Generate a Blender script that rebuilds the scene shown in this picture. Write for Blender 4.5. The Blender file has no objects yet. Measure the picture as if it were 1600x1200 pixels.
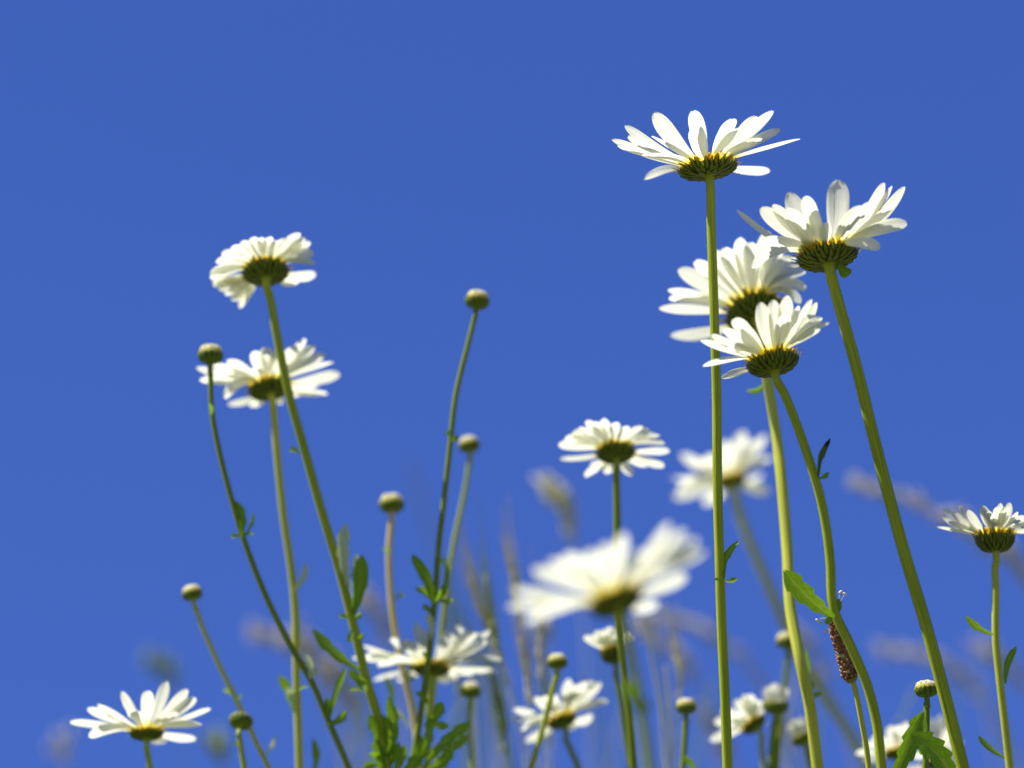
import bpy, math, random
from mathutils import Vector, Matrix, noise
R = math.radians
C = bpy.context.scene.collection
sc = bpy.context.scene
random.seed(7)

# ------------------------------------------------------------------ camera
PITCH, CAMZ, FOC = R(22), 0.20, 0.765
cd = bpy.data.cameras.new('camera'); cam = bpy.data.objects.new('camera', cd); C.objects.link(cam)
cam.location = (0, 0, CAMZ); cam.rotation_euler = (R(90) + PITCH, 0, 0)
cd.lens = 100; cd.sensor_width = 36; cd.clip_start = 0.02; cd.clip_end = 2000
cd.dof.use_dof = True; cd.dof.focus_distance = FOC; cd.dof.aperture_fstop = 7.2
sc.camera = cam
RT, UP, FW = Vector((1, 0, 0)), Vector((0, -math.sin(PITCH), math.cos(PITCH))), Vector((0, math.cos(PITCH), math.sin(PITCH)))

# ------------------------------------------------------------------ light
SUN_EL, SUN_AZ = R(55), R(-112)        # azimuth from +Y (view direction), negative = left
wd = bpy.data.worlds.new('World'); sc.world = wd; wd.use_nodes = True
nt = wd.node_tree; bg = nt.nodes['Background']
sky = nt.nodes.new('ShaderNodeTexSky'); sky.sky_type = 'NISHITA'; sky.sun_disc = False
sky.sun_elevation = SUN_EL; sky.sun_rotation = SUN_AZ
sky.air_density = 1.0; sky.dust_density = 0.0; sky.ozone_density = 6.0; sky.altitude = 300
mulc = nt.nodes.new('ShaderNodeMix'); mulc.data_type = 'RGBA'; mulc.blend_type = 'MULTIPLY'
mulc.inputs[0].default_value = 1; mulc.inputs[7].default_value = (0.43, 0.52, 0.95, 1)   # a polarised, deep blue sky
nt.links.new(sky.outputs[0], mulc.inputs[6]); mixc = nt.nodes.new('ShaderNodeMix'); mixc.data_type = 'RGBA'; mixc.inputs[0].default_value = 0.68
mixc.inputs[7].default_value = (0.36, 0.88, 3.6, 1)              # an even, clear blue
nt.links.new(mulc.outputs[2], mixc.inputs[6]); nt.links.new(mixc.outputs[2], bg.inputs[0])
bg.inputs[1].default_value = 0.0745
sl = bpy.data.lights.new('sun', 'SUN'); sl.energy = 4.6; sl.angle = R(0.5); sl.color = (1, 0.96, 0.88)
so = bpy.data.objects.new('sun', sl); C.objects.link(so)
sdir = Vector((math.sin(SUN_AZ) * math.cos(SUN_EL), math.cos(SUN_AZ) * math.cos(SUN_EL), math.sin(SUN_EL)))
so.rotation_euler = (-sdir).to_track_quat('-Z', 'Y').to_euler()
so.location = sdir * 5
sc.view_settings.view_transform = 'Standard'; sc.view_settings.look = 'None'
sc.view_settings.exposure = 0.92; sc.view_settings.gamma = 1

# ------------------------------------------------------------------ helpers
def S(D): return 0.36 * D / 1600                     # metres per photo pixel at depth D
def P(px, py, D): return Vector((0, 0, CAMZ)) + FW * D + RT * ((px - 800) * S(D)) + UP * ((600 - py) * S(D))

def mat(name, c1, c2=None, trans=0.0, rough=0.5, spec=0.2, scale=60, stretch=(1, 1, 1), bump=0.0, uv=True, tcol=None):
    m = bpy.data.materials.new(name); m.use_nodes = True
    t = m.node_tree; n = t.nodes; l = t.links; n.clear()
    out = n.new('ShaderNodeOutputMaterial')
    tc = n.new('ShaderNodeTexCoord'); mp = n.new('ShaderNodeMapping'); mp.inputs['Scale'].default_value = stretch
    l.new(tc.outputs['UV' if uv else 'Object'], mp.inputs[0])
    nz = n.new('ShaderNodeTexNoise'); nz.inputs['Scale'].default_value = scale; nz.inputs['Detail'].default_value = 4
    l.new(mp.outputs[0], nz.inputs['Vector'])
    rp = n.new('ShaderNodeValToRGB'); rp.color_ramp.elements[0].position = 0.35; rp.color_ramp.elements[1].position = 0.65
    rp.color_ramp.elements[0].color = (*c1, 1); rp.color_ramp.elements[1].color = (*(c2 or c1), 1)
    l.new(nz.outputs[0], rp.inputs[0])
    pb = n.new('ShaderNodeBsdfPrincipled'); pb.inputs['Roughness'].default_value = rough
    pb.inputs['Specular IOR Level'].default_value = spec
    col = rp.outputs[0]
    l.new(col, pb.inputs['Base Color'])
    sh = pb.outputs[0]; mx = None
    if trans:
        tr = n.new('ShaderNodeBsdfTranslucent'); mx = n.new('ShaderNodeMixShader'); mx.inputs[0].default_value = trans
        if tcol:
            mc = n.new('ShaderNodeMix'); mc.data_type = 'RGBA'; mc.blend_type = 'MULTIPLY'; mc.inputs[0].default_value = 1
            mc.inputs[7].default_value = (*tcol, 1); l.new(col, mc.inputs[6]); l.new(mc.outputs[2], tr.inputs[0])
        else: l.new(col, tr.inputs[0])
        l.new(pb.outputs[0], mx.inputs[1]); l.new(tr.outputs[0], mx.inputs[2]); sh = mx.outputs[0]
    if bump:
        b = n.new('ShaderNodeBump'); b.inputs['Strength'].default_value = bump; b.inputs['Distance'].default_value = 0.0004
        l.new(nz.outputs[0], b.inputs['Height']); l.new(b.outputs[0], pb.inputs['Normal'])
    l.new(sh, out.inputs[0])
    m['_col'] = 0
    return m, (t, n, l, tc, rp, pb, mx)

def over(parts, axis, lo, hi, colour, absx=False, fac=1.0):
    """lay a second colour over a material where the u or v of the surface passes lo..hi"""
    t, n, l, tc, rp, pb, mx = parts
    sp = n.new('ShaderNodeSeparateXYZ'); l.new(tc.outputs['UV'], sp.inputs[0])
    src = sp.outputs[axis]
    if absx:
        a = n.new('ShaderNodeMath'); a.operation = 'SUBTRACT'; a.inputs[1].default_value = 0.5; l.new(src, a.inputs[0])
        b = n.new('ShaderNodeMath'); b.operation = 'ABSOLUTE'; l.new(a.outputs[0], b.inputs[0])
        d = n.new('ShaderNodeMath'); d.operation = 'MULTIPLY'; d.inputs[1].default_value = 2; l.new(b.outputs[0], d.inputs[0]); src = d.outputs[0]
    mr = n.new('ShaderNodeMapRange'); mr.inputs[1].default_value = lo; mr.inputs[2].default_value = hi; mr.inputs[4].default_value = fac
    l.new(src, mr.inputs[0])
    mc = n.new('ShaderNodeMix'); mc.data_type = 'RGBA'; mc.inputs[7].default_value = (*colour, 1)
    l.new(mr.outputs[0], mc.inputs[0])
    # splice in front of every user of the current colour
    cur = None
    for k in list(pb.inputs['Base Color'].links): cur = k.from_socket
    users = [k.to_socket for k in cur.links]
    l.new(cur, mc.inputs[6])
    for u in users: l.new(mc.outputs[2], u)

M = {}
M['petal'], q = mat('petal', (0.70, 0.71, 0.58), (0.92, 0.92, 0.86), trans=0.60, rough=0.6, spec=0.15, scale=3, stretch=(4.5, 0.3, 1), bump=0.8, tcol=(1.0, 1.0, 0.895))
over(q, 1, 0.22, 0.04, (0.86, 0.74, 0.07))
M['bract'], q = mat('bract', (0.085, 0.135, 0.012), (0.155, 0.21, 0.022), trans=0.26, rough=0.5, spec=0.25, scale=4, stretch=(3, 1, 1), bump=0.3)
over(q, 0, 0.34, 0.0, (0.24, 0.27, 0.05), absx=True, fac=0.8)
over(q, 1, 0.74, 0.84, (0.52, 0.36, 0.04), fac=0.9)
over(q, 0, 0.50, 0.74, (0.018, 0.009, 0.002), absx=True)
over(q, 1, 0.93, 0.96, (0.05, 0.022, 0.006))
M['budbract'], q = mat('bud_bract', (0.10, 0.165, 0.014), (0.19, 0.26, 0.026), trans=0.2, rough=0.5, spec=0.25, scale=4, stretch=(3, 1, 1), bump=0.3)
over(q, 1, 0.72, 0.95, (0.62, 0.52, 0.08), fac=0.85)
over(q, 0, 0.70, 0.86, (0.035, 0.028, 0.006), absx=True)
M['budtip'], q = mat('bud_petals', (0.84, 0.83, 0.56), (0.93, 0.92, 0.80), trans=0.5, rough=0.6, spec=0.1, scale=5, stretch=(4, 1, 1), bump=0.3)
over(q, 1, 0.42, 0.12, (0.72, 0.60, 0.08))
M['disc'], q = mat('disc', (0.75, 0.42, 0.01), (0.85, 0.60, 0.03), trans=0.3, rough=0.6, spec=0.1, scale=900, uv=False, bump=0.4)
def stemmat(name, a, b): return mat(name, a, b, trans=0.14, rough=0.42, spec=0.3, scale=5, stretch=(1.6, 9, 1), bump=0.5)[0]
M['stem'] = stemmat('stem_green', (0.25, 0.34, 0.013), (0.53, 0.57, 0.045))
M['stemy'] = stemmat('stem_yellow_green', (0.42, 0.46, 0.035), (0.70, 0.69, 0.11))
M['stemd'] = stemmat('stem_dark_green', (0.15, 0.22, 0.012), (0.28, 0.34, 0.025))
M['stemp'] = stemmat('stem_pinkish_tan', (0.58, 0.46, 0.13), (0.74, 0.62, 0.22))
M['leaf'], q = mat('leaf', (0.14, 0.27, 0.014), (0.24, 0.40, 0.028), trans=0.5, rough=0.4, spec=0.35, scale=4, stretch=(4, 3, 1), bump=0.5, tcol=(1.3, 1.3, 0.6))
over(q, 0, 0.16, 0.04, (0.30, 0.40, 0.07), absx=True)
M['leafp'], q = mat('leaf_pale', (0.48, 0.58, 0.28), (0.68, 0.74, 0.50), trans=0.3, rough=0.5, spec=0.25, scale=4, stretch=(4, 3, 1), bump=0.4)
M['leaft'], q = mat('leaf_dead_tip', (0.07, 0.14, 0.02), (0.09, 0.17, 0.03), trans=0.2, rough=0.5, spec=0.25, scale=4, stretch=(4, 3, 1))
over(q, 1, 0.76, 0.84, (0.012, 0.008, 0.004))
M['seed'], q = mat('plantain_seed', (0.20, 0.080, 0.035), (0.42, 0.21, 0.11), rough=0.45, spec=0.5, scale=700, uv=False)
M['cream'], q = mat('cream', (0.75, 0.70, 0.42), (0.82, 0.80, 0.60), trans=0.3, rough=0.6, scale=300, uv=False)
M['grasst'], q = mat('grass_tan', (0.62, 0.57, 0.40), (0.80, 0.75, 0.55), trans=0.25, rough=0.6, scale=200, uv=False)
M['grassp'], q = mat('grass_purple', (0.58, 0.52, 0.43), (0.72, 0.66, 0.55), trans=0.25, rough=0.6, scale=200, uv=False)
M['grassg'], q = mat('grass_green', (0.28, 0.38, 0.10), (0.44, 0.50, 0.17), trans=0.3, rough=0.5, scale=60, uv=False)
M['ground'], q = mat('ground', (0.05, 0.075, 0.02), (0.16, 0.15, 0.06), rough=0.9, scale=9, uv=False, bump=0.6)

class MB:
    def __init__(s): s.v = []; s.f = []; s.uv = []; s.mi = []
    def grid(s, rows, uvs, closed=False, mi=0):
        b = len(s.v); nr, nc = len(rows), len(rows[0])
        for r in rows: s.v.extend(r)
        for i in range(nr - 1):
            for j in range(nc if closed else nc - 1):
                k = (j + 1) % nc
                s.f.append((b + i*nc + j, b + i*nc + k, b + (i+1)*nc + k, b + (i+1)*nc + j))
                u1 = uvs[i][j + 1] if closed else uvs[i][k]
                u2 = uvs[i + 1][j + 1] if closed else uvs[i + 1][k]
                s.uv.append((uvs[i][j], u1, u2, uvs[i+1][j])); s.mi.append(mi)
    def blob(s, c, ax, rl, rw, n=6, m=5, mi=0):
        ax = ax.normalized(); a = ax.orthogonal().normalized(); b = ax.cross(a)
        rows = []; uvs = []
        for i in range(m + 1):
            th = math.pi * i / m
            r = max(math.sin(th), 0.02) * rw
            rows.append([c - ax * (rl * math.cos(th)) + (a * math.cos(2*math.pi*j/n) + b * math.sin(2*math.pi*j/n)) * r for j in range(n)])
            uvs.append([(j / n, i / m) for j in range(n + 1)])
        s.grid(rows, uvs, True, mi)
    def build(s, name, mats, parent=None, base=Vector((0, 0, 0))):
        me = bpy.data.meshes.new(name)
        me.from_pydata([tuple(v - base) for v in s.v], [], s.f)
        uvl = me.uv_layers.new(name='UVMap'); k = 0
        for q_ in s.uv:
            for c in q_: uvl.data[k].uv = c; k += 1
        for m in (mats if isinstance(mats, (list, tuple)) else [mats]): me.materials.append(m)
        for p, mi in zip(me.polygons, s.mi): p.use_smooth = True; p.material_index = mi
        o = bpy.data.objects.new(name, me); C.objects.link(o)
        if parent: o.parent = parent
        return o

def spline(pts, n=7):
    """centripetal Catmull-Rom: no overshoot where a short span meets a long one"""
    if len(pts) < 3: return [pts[0].lerp(pts[-1], i / n) for i in range(n + 1)]
    q = [pts[0] * 2 - pts[1]] + pts + [pts[-1] * 2 - pts[-2]]; out = []
    for i in range(1, len(q) - 2):
        a, b, c, d = q[i-1:i+3]
        t0 = 0.0; t1 = t0 + max((b-a).length, 1e-7)**0.5; t2 = t1 + max((c-b).length, 1e-7)**0.5; t3 = t2 + max((d-c).length, 1e-7)**0.5
        for k in range(n):
            t = t1 + (t2 - t1)*k/n
            A1 = a*((t1-t)/(t1-t0)) + b*((t-t0)/(t1-t0)); A2 = b*((t2-t)/(t2-t1)) + c*((t-t1)/(t2-t1)); A3 = c*((t3-t)/(t3-t2)) + d*((t-t2)/(t3-t2))
            B1 = A1*((t2-t)/(t2-t0)) + A2*((t-t0)/(t2-t0)); B2 = A2*((t3-t)/(t3-t1)) + A3*((t-t1)/(t3-t1))
            out.append(B1*((t2-t)/(t2-t1)) + B2*((t-t1)/(t2-t1)))
    out.append(pts[-1].copy()); return out

def tube(mb, pts, rad, sides=12, rib=0.10, ribs=5, mi=0):
    n = len(pts); rows = []; uvs = []; L = 0
    t = (pts[1] - pts[0]).normalized(); a = t.orthogonal().normalized()
    for i, p in enumerate(pts):
        t = (pts[min(i+1, n-1)] - pts[max(i-1, 0)]).normalized()
        a = (a - t * a.dot(t)).normalized(); b = t.cross(a)
        if i: L += (p - pts[i-1]).length
        r = rad(i / (n - 1)) if callable(rad) else rad
        rows.append([p + (a * math.cos(2*math.pi*j/sides) + b * math.sin(2*math.pi*j/sides)) * r * (1 + rib * math.cos(ribs * 2*math.pi*j/sides)) for j in range(sides)])
        uvs.append([(4 * j / sides, L) for j in range(sides + 1)])
    mb.grid(rows, uvs, True, mi)

def thing(name, label, cat, loc, group=None):
    o = bpy.data.objects.new(name, None); C.objects.link(o); o.location = loc; o.empty_display_size = 0.02
    o['label'] = label; o['category'] = cat
    if group: o['group'] = group
    return o

# ------------------------------------------------------------------ plant parts
def leaf_mesh(a, b, w, D, bend=0.15, teeth=5, face=0.5, rnd=None, tooth=0.42, curl=0.0):
    """toothed leaf from pixel a to pixel b, w = greatest width in pixels"""
    rnd = rnd or random
    A = P(a[0], a[1], D); dz = rnd.uniform(-0.003, 0.003); B = P(b[0], b[1], D + dz)
    L = (B - A).length; t = (B - A).normalized()
    n0 = (-FW + UP * rnd.uniform(-0.2, 0.6) + RT * rnd.uniform(-face, face)); n0 = (n0 - t * n0.dot(t)).normalized()
    s = t.cross(n0); W = w * S(D) / 2
    rows = []; uvs = []; nr = max(14, teeth * 6)
    for i in range(nr + 1):
        v = i / nr
        p = A.lerp(B, v) + s * (bend * L * math.sin(math.pi * v)) * 1.0 - n0 * (L * (0.10 + curl) * v * v) + n0 * (L * (0.10 + curl) * v)
        prof = (0.22 + 0.78 * math.sin(math.pi * min(1, (0.08 + v * 0.78)) ** 1.3)) * min(1, (1 - v) * 7 + 0.03) ** 0.6
        ph = (v * teeth) % 1.0
        saw = 1 - tooth * (ph if v > 0.12 else 0.5) if teeth else 1
        hw = W * prof * (saw + tooth * 0.35)
        row = []
        for u in (-1, -0.55, 0, 0.55, 1):
            k = 1 if abs(u) < 0.9 else (1.0)
            row.append(p + s * (u * hw * k) + n0 * (abs(u) * hw * 0.28) + t * (abs(u) * W * 0.35 * (1 if teeth else 0)))
        rows.append(row); uvs.append([((u + 1) / 2, v) for u in (-1, -0.55, 0, 0.55, 1)])
    mb = MB(); mb.grid(rows, uvs); return mb

def petal_mesh(B, T, radial, axis, W, bend, twist, rnd, rowsn=14, notch=True, face=0.0):
    d = T - B; L = d.length
    ini = (d.normalized() * 0.55 + radial * 0.45 + axis * (0.10 + bend)).normalized()
    K = B + ini * (L * 0.48)
    rows = []; uvs = []; us = [-1, -0.68, -0.34, 0, 0.34, 0.68, 1]
    shape = rnd.uniform(0.58, 0.74); wob = rnd.uniform(-0.05, 0.05); ph = rnd.uniform(0, 6)
    cup = rnd.uniform(0.05, 0.32); nd = rnd.uniform(0.0, 0.05); endt = rnd.uniform(0.74, 0.96)
    for i in range(rowsn + 1):
        v = 1 - (1 - i / rowsn) ** 1.35
        p = B * (1-v)**2 + K * (2*v*(1-v)) + T * v*v
        t = ((K - B) * (1-v) + (T - K) * v).normalized()
        ar = (axis + FW*face).normalized()
        nrm = ar - t * ar.dot(t)
        if nrm.length < 0.12: nrm = -radial - t * (-radial).dot(t)
        nrm.normalize()
        s = t.cross(nrm).normalized()
        a = twist * (0.3 + 0.7 * v)
        s2 = s * math.cos(a) + nrm * math.sin(a); n2 = nrm * math.cos(a) - s * math.sin(a)
        # outline: narrow claw, widest past the middle, rounded tip
        base = 0.30 + 0.70 * math.sin(min(1, v / shape) * math.pi / 2) ** 1.1
        tip = math.sqrt(max(0.0, 1 - max(0, (v - endt * 0.80) / (1.0 - endt * 0.80)) ** 2.0)) if v > endt * 0.80 else 1
        hw = W / 2 * base * max(tip, 0.16)
        row = []
        for u in us:
            dent = 0
            if notch and nd > 0.035 and v > 0.9: dent = nd * L * 0.35 * (math.cos(u * math.pi * 2.4) - 1) * 0.5 * (v - 0.9) * 10
            groove = 0.07 * W * math.cos(u * math.pi * 3)
            h = W * (cup * (u * u) * 0.5) * (1 - 0.4 * v) + groove * math.sin(math.pi * min(1, v * 1.1)) + wob * W * math.sin(ph + v * 7) * u
            row.append(p + s2 * (u * hw) + n2 * h + t * dent)
        rows.append(row); uvs.append([((u + 1) / 2, v) for u in us])
    mb = MB(); mb.grid(rows, uvs); return mb

def frame(axis):
    e1 = (RT - axis * RT.dot(axis)).normalized(); return e1, axis.cross(e1)

def cup_mesh(c, axis, Rr, h, rs, rnd, rowsdef, upto=1.0, bulge=1.0, mi_in=0, lift=0.03):
    """overlapping bracts on a cup: c = rim centre; th 0 = stalk, 90 = rim"""
    e1, e2 = frame(axis); mb = MB()
    def sp(th, ph, off=0.0):
        th_ = min(th, 90) * math.pi / 180
        r = rs + (Rr - rs) * math.sin(th_) ** 0.9; z = -h * math.cos(th_) ** bulge
        if th > 90: z += h * (th - 90) / 75; r += Rr * (th - 90) / 110 * upto
        rad = e1 * math.cos(ph) + e2 * math.sin(ph)
        nr = (rad * math.sin(th_) * 0.9 - axis * math.cos(th_)).normalized()
        return c + rad * r + axis * z + nr * off
    rows = []; uvs = []
    for i in range(9):
        th = 88 * i / 8; rows.append([sp(th, 2*math.pi*j/28) for j in range(28)]); uvs.append([(0.5, 0.4)] * 29)
    mb.grid(rows, uvs, True)
    for k, (t0, t1, n, wf) in enumerate(rowsdef):
        for j in range(n):
            ph = 2*math.pi*(j + 0.5*(k % 2)) / n + rnd.uniform(-0.06, 0.06)
            tt = t1 + rnd.uniform(-9, 7)*(1.5 if t1 > 100 else 1)
            rr = []; uu = []
            dw = 2*math.pi / n * wf / 2
            for i in range(9):
                v = i / 8; th = t0 + (tt - t0) * v
                prof = (0.75 + 0.25*math.sin(math.pi*v)) * math.sqrt(max(0.02, 1 - max(0, (v-0.5)/0.5)**2))
                rloc = max(rs, Rr * math.sin(min(th, 90)*math.pi/180))
                row = []; ur = []
                for u in (-1, -0.6, 0, 0.6, 1):
                    o = Rr * (lift * (1 + 0.6 * (len(rowsdef) - 1 - k)) * (1.15 - 0.5*u*u) * (0.35 + 0.65 * min(1, v * 2.5)))
                    rowr = Rr * math.sin(max(t1*0.75, 20) * math.pi/180)
                    row.append(sp(th, ph + u * dw * prof * min(1.6, rowr / max(rloc, 1e-6)) , o)); ur.append(((u+1)/2, v if t1 > 90 else v*0.97 - 0.18*min(1, v*3)))
                rr.append(row); uu.append(ur)
            mb.grid(rr, uu)
    return mb

def disc_mesh(c, axis, Rr, rnd):
    e1, e2 = frame(axis); mb = MB(); rows = []; uvs = []
    for i in range(7):
        th = math.pi/2 * i / 6
        rows.append([c + (e1*math.cos(2*math.pi*j/24) + e2*math.sin(2*math.pi*j/24)) * (Rr*0.9*max(math.cos(th), 0.01)) + axis*(Rr*0.32*math.sin(th)) for j in range(24)])
        uvs.append([(j/24, i/6) for j in range(25)])
    mb.grid(rows, uvs, True)
    for k in range(150):
        r = math.sqrt((k + 0.5)/150); a = k*2.39996
        rad = e1*math.cos(a) + e2*math.sin(a)
        mb.blob(c + rad*(Rr*0.95*r) + axis*(Rr*0.32*math.sqrt(max(0, 1-r*r*0.95)) + Rr*0.03), (axis + rad*r*0.5), Rr*0.10, Rr*0.055, 5, 4)
    return mb

def ground_run(pts, D):
    """carry a stalk on from the last visible point down to the soil"""
    p = pts[-1]; d = (pts[-1] - pts[-2]).normalized(); out = []
    n = 7; step = (p.z + 0.01)/n
    for i in range(n):
        k = 1 - (i + 1)/n
        dd = Vector((d.x*k, d.y*k, 0))/max(0.5, -d.z)
        p = p + dd*step + Vector((0, 0, -step)); out.append(p.copy())
    return pts + out

def build_stalk(root, base, pts, r0, r1, m, hair=0):
    mb = MB(); sp_ = spline(pts)
    tube(mb, sp_, lambda t: (r0 + (r1-r0)*min(1, t*1.6)) * (1 + 0.35*max(0, 1-t*28)))
    if hair:                                             # short pale bristles along the ribs
        hr_ = random.Random(len(pts)*7 + int(r0*1e7)); i1 = int(len(sp_)*0.62)
        for _ in range(hair):
            i = hr_.randrange(2, i1); p = sp_[i].lerp(sp_[i+1], hr_.random()); t = (sp_[i+1]-sp_[i]).normalized()
            o = Vector((hr_.gauss(0, 1), hr_.gauss(0, 1), hr_.gauss(0, 1))); o = (o - t*o.dot(t)).normalized()
            e = p + o*(r0*1.0 + hr_.uniform(0.00015, 0.00045)) - t*hr_.uniform(-0.0002, 0.0003)
            tube(mb, [p + o*r0*0.9, e], 0.00003, 3, 0, mi=1)
    return mb.build('stem', [M[m], M['leafp']], root, base)

def add_leaves(root, base, leaves, D, rnd):
    for lf in leaves:
        a, b, w = lf[0], lf[1], lf[2]; o = lf[3] if len(lf) > 3 else {}
        mb = leaf_mesh(a, b, w, D + o.get('dz', -0.002), o.get('bend', 0.1), o.get('teeth', 4), o.get('face', 0.5), rnd, o.get('tooth', 0.42), o.get('curl', 0))
        lo = mb.build('leaf', M[o.get('m', 'leaf')], root, base)
        if 'label' in o: lo['label'] = o['label']

def daisy(label, seed, D, c, hw, joint, view, tips, stem, sw, wr=0.19, hr=0.34, smat='stem', leaves=(), axis2=None, Lf=1.04, far=4, dstem=0.0, group='daisies in flower', cat='daisy', lpx=None):
    """c rim centre px, hw rim half width px, joint px, view = how far the axis leans away (deg)"""
    rnd = random.Random(seed); s = S(D)
    sx, sy = (axis2 if axis2 else (c[0]-joint[0], joint[1]-c[1]))
    k = math.hypot(sx, sy)
    axis = ((RT*sx + UP*sy)/k*math.cos(R(view)) + FW*math.sin(R(view))).normalized()
    Cc = P(c[0], c[1], D); Rr = hw*s*(0.94 if seed > 20 else 1); h = hr*Rr
    J = Cc - axis*h
    pts = [J + axis*0.0015, J - axis*0.003] + [P(x, y, (J - cam.location).dot(FW) + dstem*min(1, i/6)) for i, (x, y) in enumerate(stem)]
    pts = ground_run(pts, D)
    base = pts[-1].copy(); base.z = 0
    root = thing('oxeye_daisy', label, cat, base, group)
    build_stalk(root, base, pts, sw*s*0.5*0.92, sw*s*0.5*1.1, smat, 420 if seed < 20 else 0)
    head = cup_mesh(Cc, axis, Rr, h, sw*s*0.5, rnd, [(6, 44, 15, 0.9), (10, 72, 22, 0.92), (18, 111, 29, 0.9)]).build('flower_head', M['bract'], root, base)
    disc_mesh(Cc, axis, Rr*0.97, rnd).build('disc', M['disc'], head, base)
    e1, e2 = frame(axis)
    tl = [(t[0], t[1], t[2] if len(t) > 2 else {}) for t in tips]
    proj = sorted(math.hypot(t[0]-c[0], t[1]-c[1]) for t in tl)
    Ln = (lpx if lpx else proj[int(len(proj)*0.9)])*s*Lf - Rr*0.6
    for i in range(far):
        a = (i + 0.5)/far*2 - 1
        tl.append((c[0] + a*hw*1.0 + rnd.uniform(-6, 6)*hw/50, c[1] + rnd.uniform(-0.1, 0.25)*hw + abs(a)*0*hw, {'far': 1}))
    for i, (tx, ty, o) in enumerate(tl):
        L = Ln*rnd.uniform(0.9, 1.02)*o.get('l', 1)
        d2 = Vector((tx-c[0], c[1]-ty)); along = d2.dot(Vector((sx, sy))/k)/max(d2.length, 1e-6)
        farp = o.get('far', 1 if along < -0.02 else 0)
        Tp = P(tx, ty, D + (1 if farp else -1)*L*0.6)
        for _ in range(4):
            rv = Tp - Cc; rv = rv - axis*rv.dot(axis); rad = rv.normalized()
            B = Cc + rad*(Rr*0.86) + axis*(Rr*(0.03 + 0.05*(i % 3)))
            org = Vector((0, 0, CAMZ)); ray = (P(tx, ty, 1) - org).normalized()
            oc = org - B; bq = oc.dot(ray); cq = oc.dot(oc) - L*L; disc = bq*bq - cq
            if disc < 0: L *= 1.03; tt = -bq
            else: tt = -bq + (1 if farp else -1)*math.sqrt(disc)
            Tp = org + ray*tt
        W = o.get('w', wr*rnd.uniform(0.85, 1.15)*Ln/s)*s
        tw = o.get('tw', rnd.gauss(0, 0.22))
        W *= (1.08 if seed == 15 else 0.98 if seed in (11, 14) else 1.06 if seed < 20 else 1.0); fc = o.get('face')
        if fc is None:
            if i >= len(tips): fc = 0.0
            else:
                td = (Tp - B).normalized()
                for fc in (0.38, 0.6, 0.9, 1.3):
                    ar = axis + FW*fc; ar = ar - td*ar.dot(td)
                    if abs(ar.normalized().dot(FW)) > 0.55: break
        pm = petal_mesh(B, Tp, rad, axis, W, o.get('b', rnd.uniform(-0.10, 0.10)), tw, rnd, face=fc)
        po = pm.build('petal', M['petal'], head, base)
        if 'label' in o: po['label'] = o['label']
    add_leaves(root, base, leaves, D, rnd)
    return root

def bud(label, seed, D, c, w, stem, sw, smat='stem', leaves=(), view=18, tilt=None, top=0.72, hr=0.74, open_=0, tipmat='budtip', dstem=0.0):
    """closed bud: bracted ball with pale petal tips on top"""
    rnd = random.Random(seed); s = S(D)
    sx, sy = tilt if tilt else (c[0]-stem[0][0], stem[0][1]-c[1])
    k = math.hypot(sx, sy); axis = ((RT*sx + UP*sy)/k*math.cos(R(view)) + FW*math.sin(R(view))).normalized()
    Cc = P(c[0], c[1], D); Rr = w*s*0.5*0.92; h = hr*Rr
    J = Cc - axis*h
    pts = [J + axis*0.001, J - axis*0.003] + [P(x, y, (J - cam.location).dot(FW) + dstem*min(1, i/6)) for i, (x, y) in enumerate(stem)]
    pts = ground_run(pts, D); base = pts[-1].copy(); base.z = 0
    root = thing('daisy_bud', label, 'daisy bud', base, 'daisy buds on their stalks')
    build_stalk(root, base, pts, sw*s*0.45, sw*s*0.58, smat)
    head = cup_mesh(Cc, axis, Rr, h, sw*s*0.45, rnd, [(16, 70, 12, 1.05), (34, 92, 14, 1.05), (55, 104, 16, 1.0)], upto=-0.6, lift=0.035).build('bud_cup', M['budbract'], root, base)
    e1, e2 = frame(axis); mb = MB()
    if not open_:
        rows = []; uvs = []
        for i in range(8):
            th = math.pi/2*i/7
            rows.append([Cc + (e1*math.cos(2*math.pi*j/32) + e2*math.sin(2*math.pi*j/32))*(Rr*0.93*max(math.cos(th)**0.62, 0.02)*(1 + 0.05*math.cos(16*2*math.pi*j/32)*math.cos(th))) + axis*(Rr*top*math.sin(th)) for j in range(32)])
            uvs.append([(j/3, i/7) for j in range(33)])
        mb.grid(rows, uvs, True)
        for j in range(17):                              # rolled ray tips standing over the crown of the bud
            a = 2*math.pi*j/17 + rnd.uniform(-.1, .1); rad = e1*math.cos(a) + e2*math.sin(a); r = rnd.uniform(0.35, 0.72)
            mb.blob(Cc + rad*(Rr*r) + axis*(Rr*(top*math.sqrt(1-r*r) + 0.02)), rad*-0.8 + axis*0.35, Rr*0.26, Rr*0.09, 5, 4)
        mb.build('bud_petals', M[tipmat], head, base)
    else:
        for j in range(15):
            a = 2*math.pi*j/15 + rnd.uniform(-.15, .15); rad = e1*math.cos(a) + e2*math.sin(a)
            B = Cc + rad*(Rr*0.75); lean = rnd.uniform(-0.35, 0.25)
            T = B + (axis + rad*lean).normalized()*(open_*Rr*rnd.uniform(0.85, 1.1))
            petal_mesh(B, T, rad, axis, Rr*0.5, 0.5, rnd.gauss(0, 0.2), rnd).build('petal', M['petal'], head, base)
    add_leaves(root, base, leaves, D, rnd)
    return root

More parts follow.
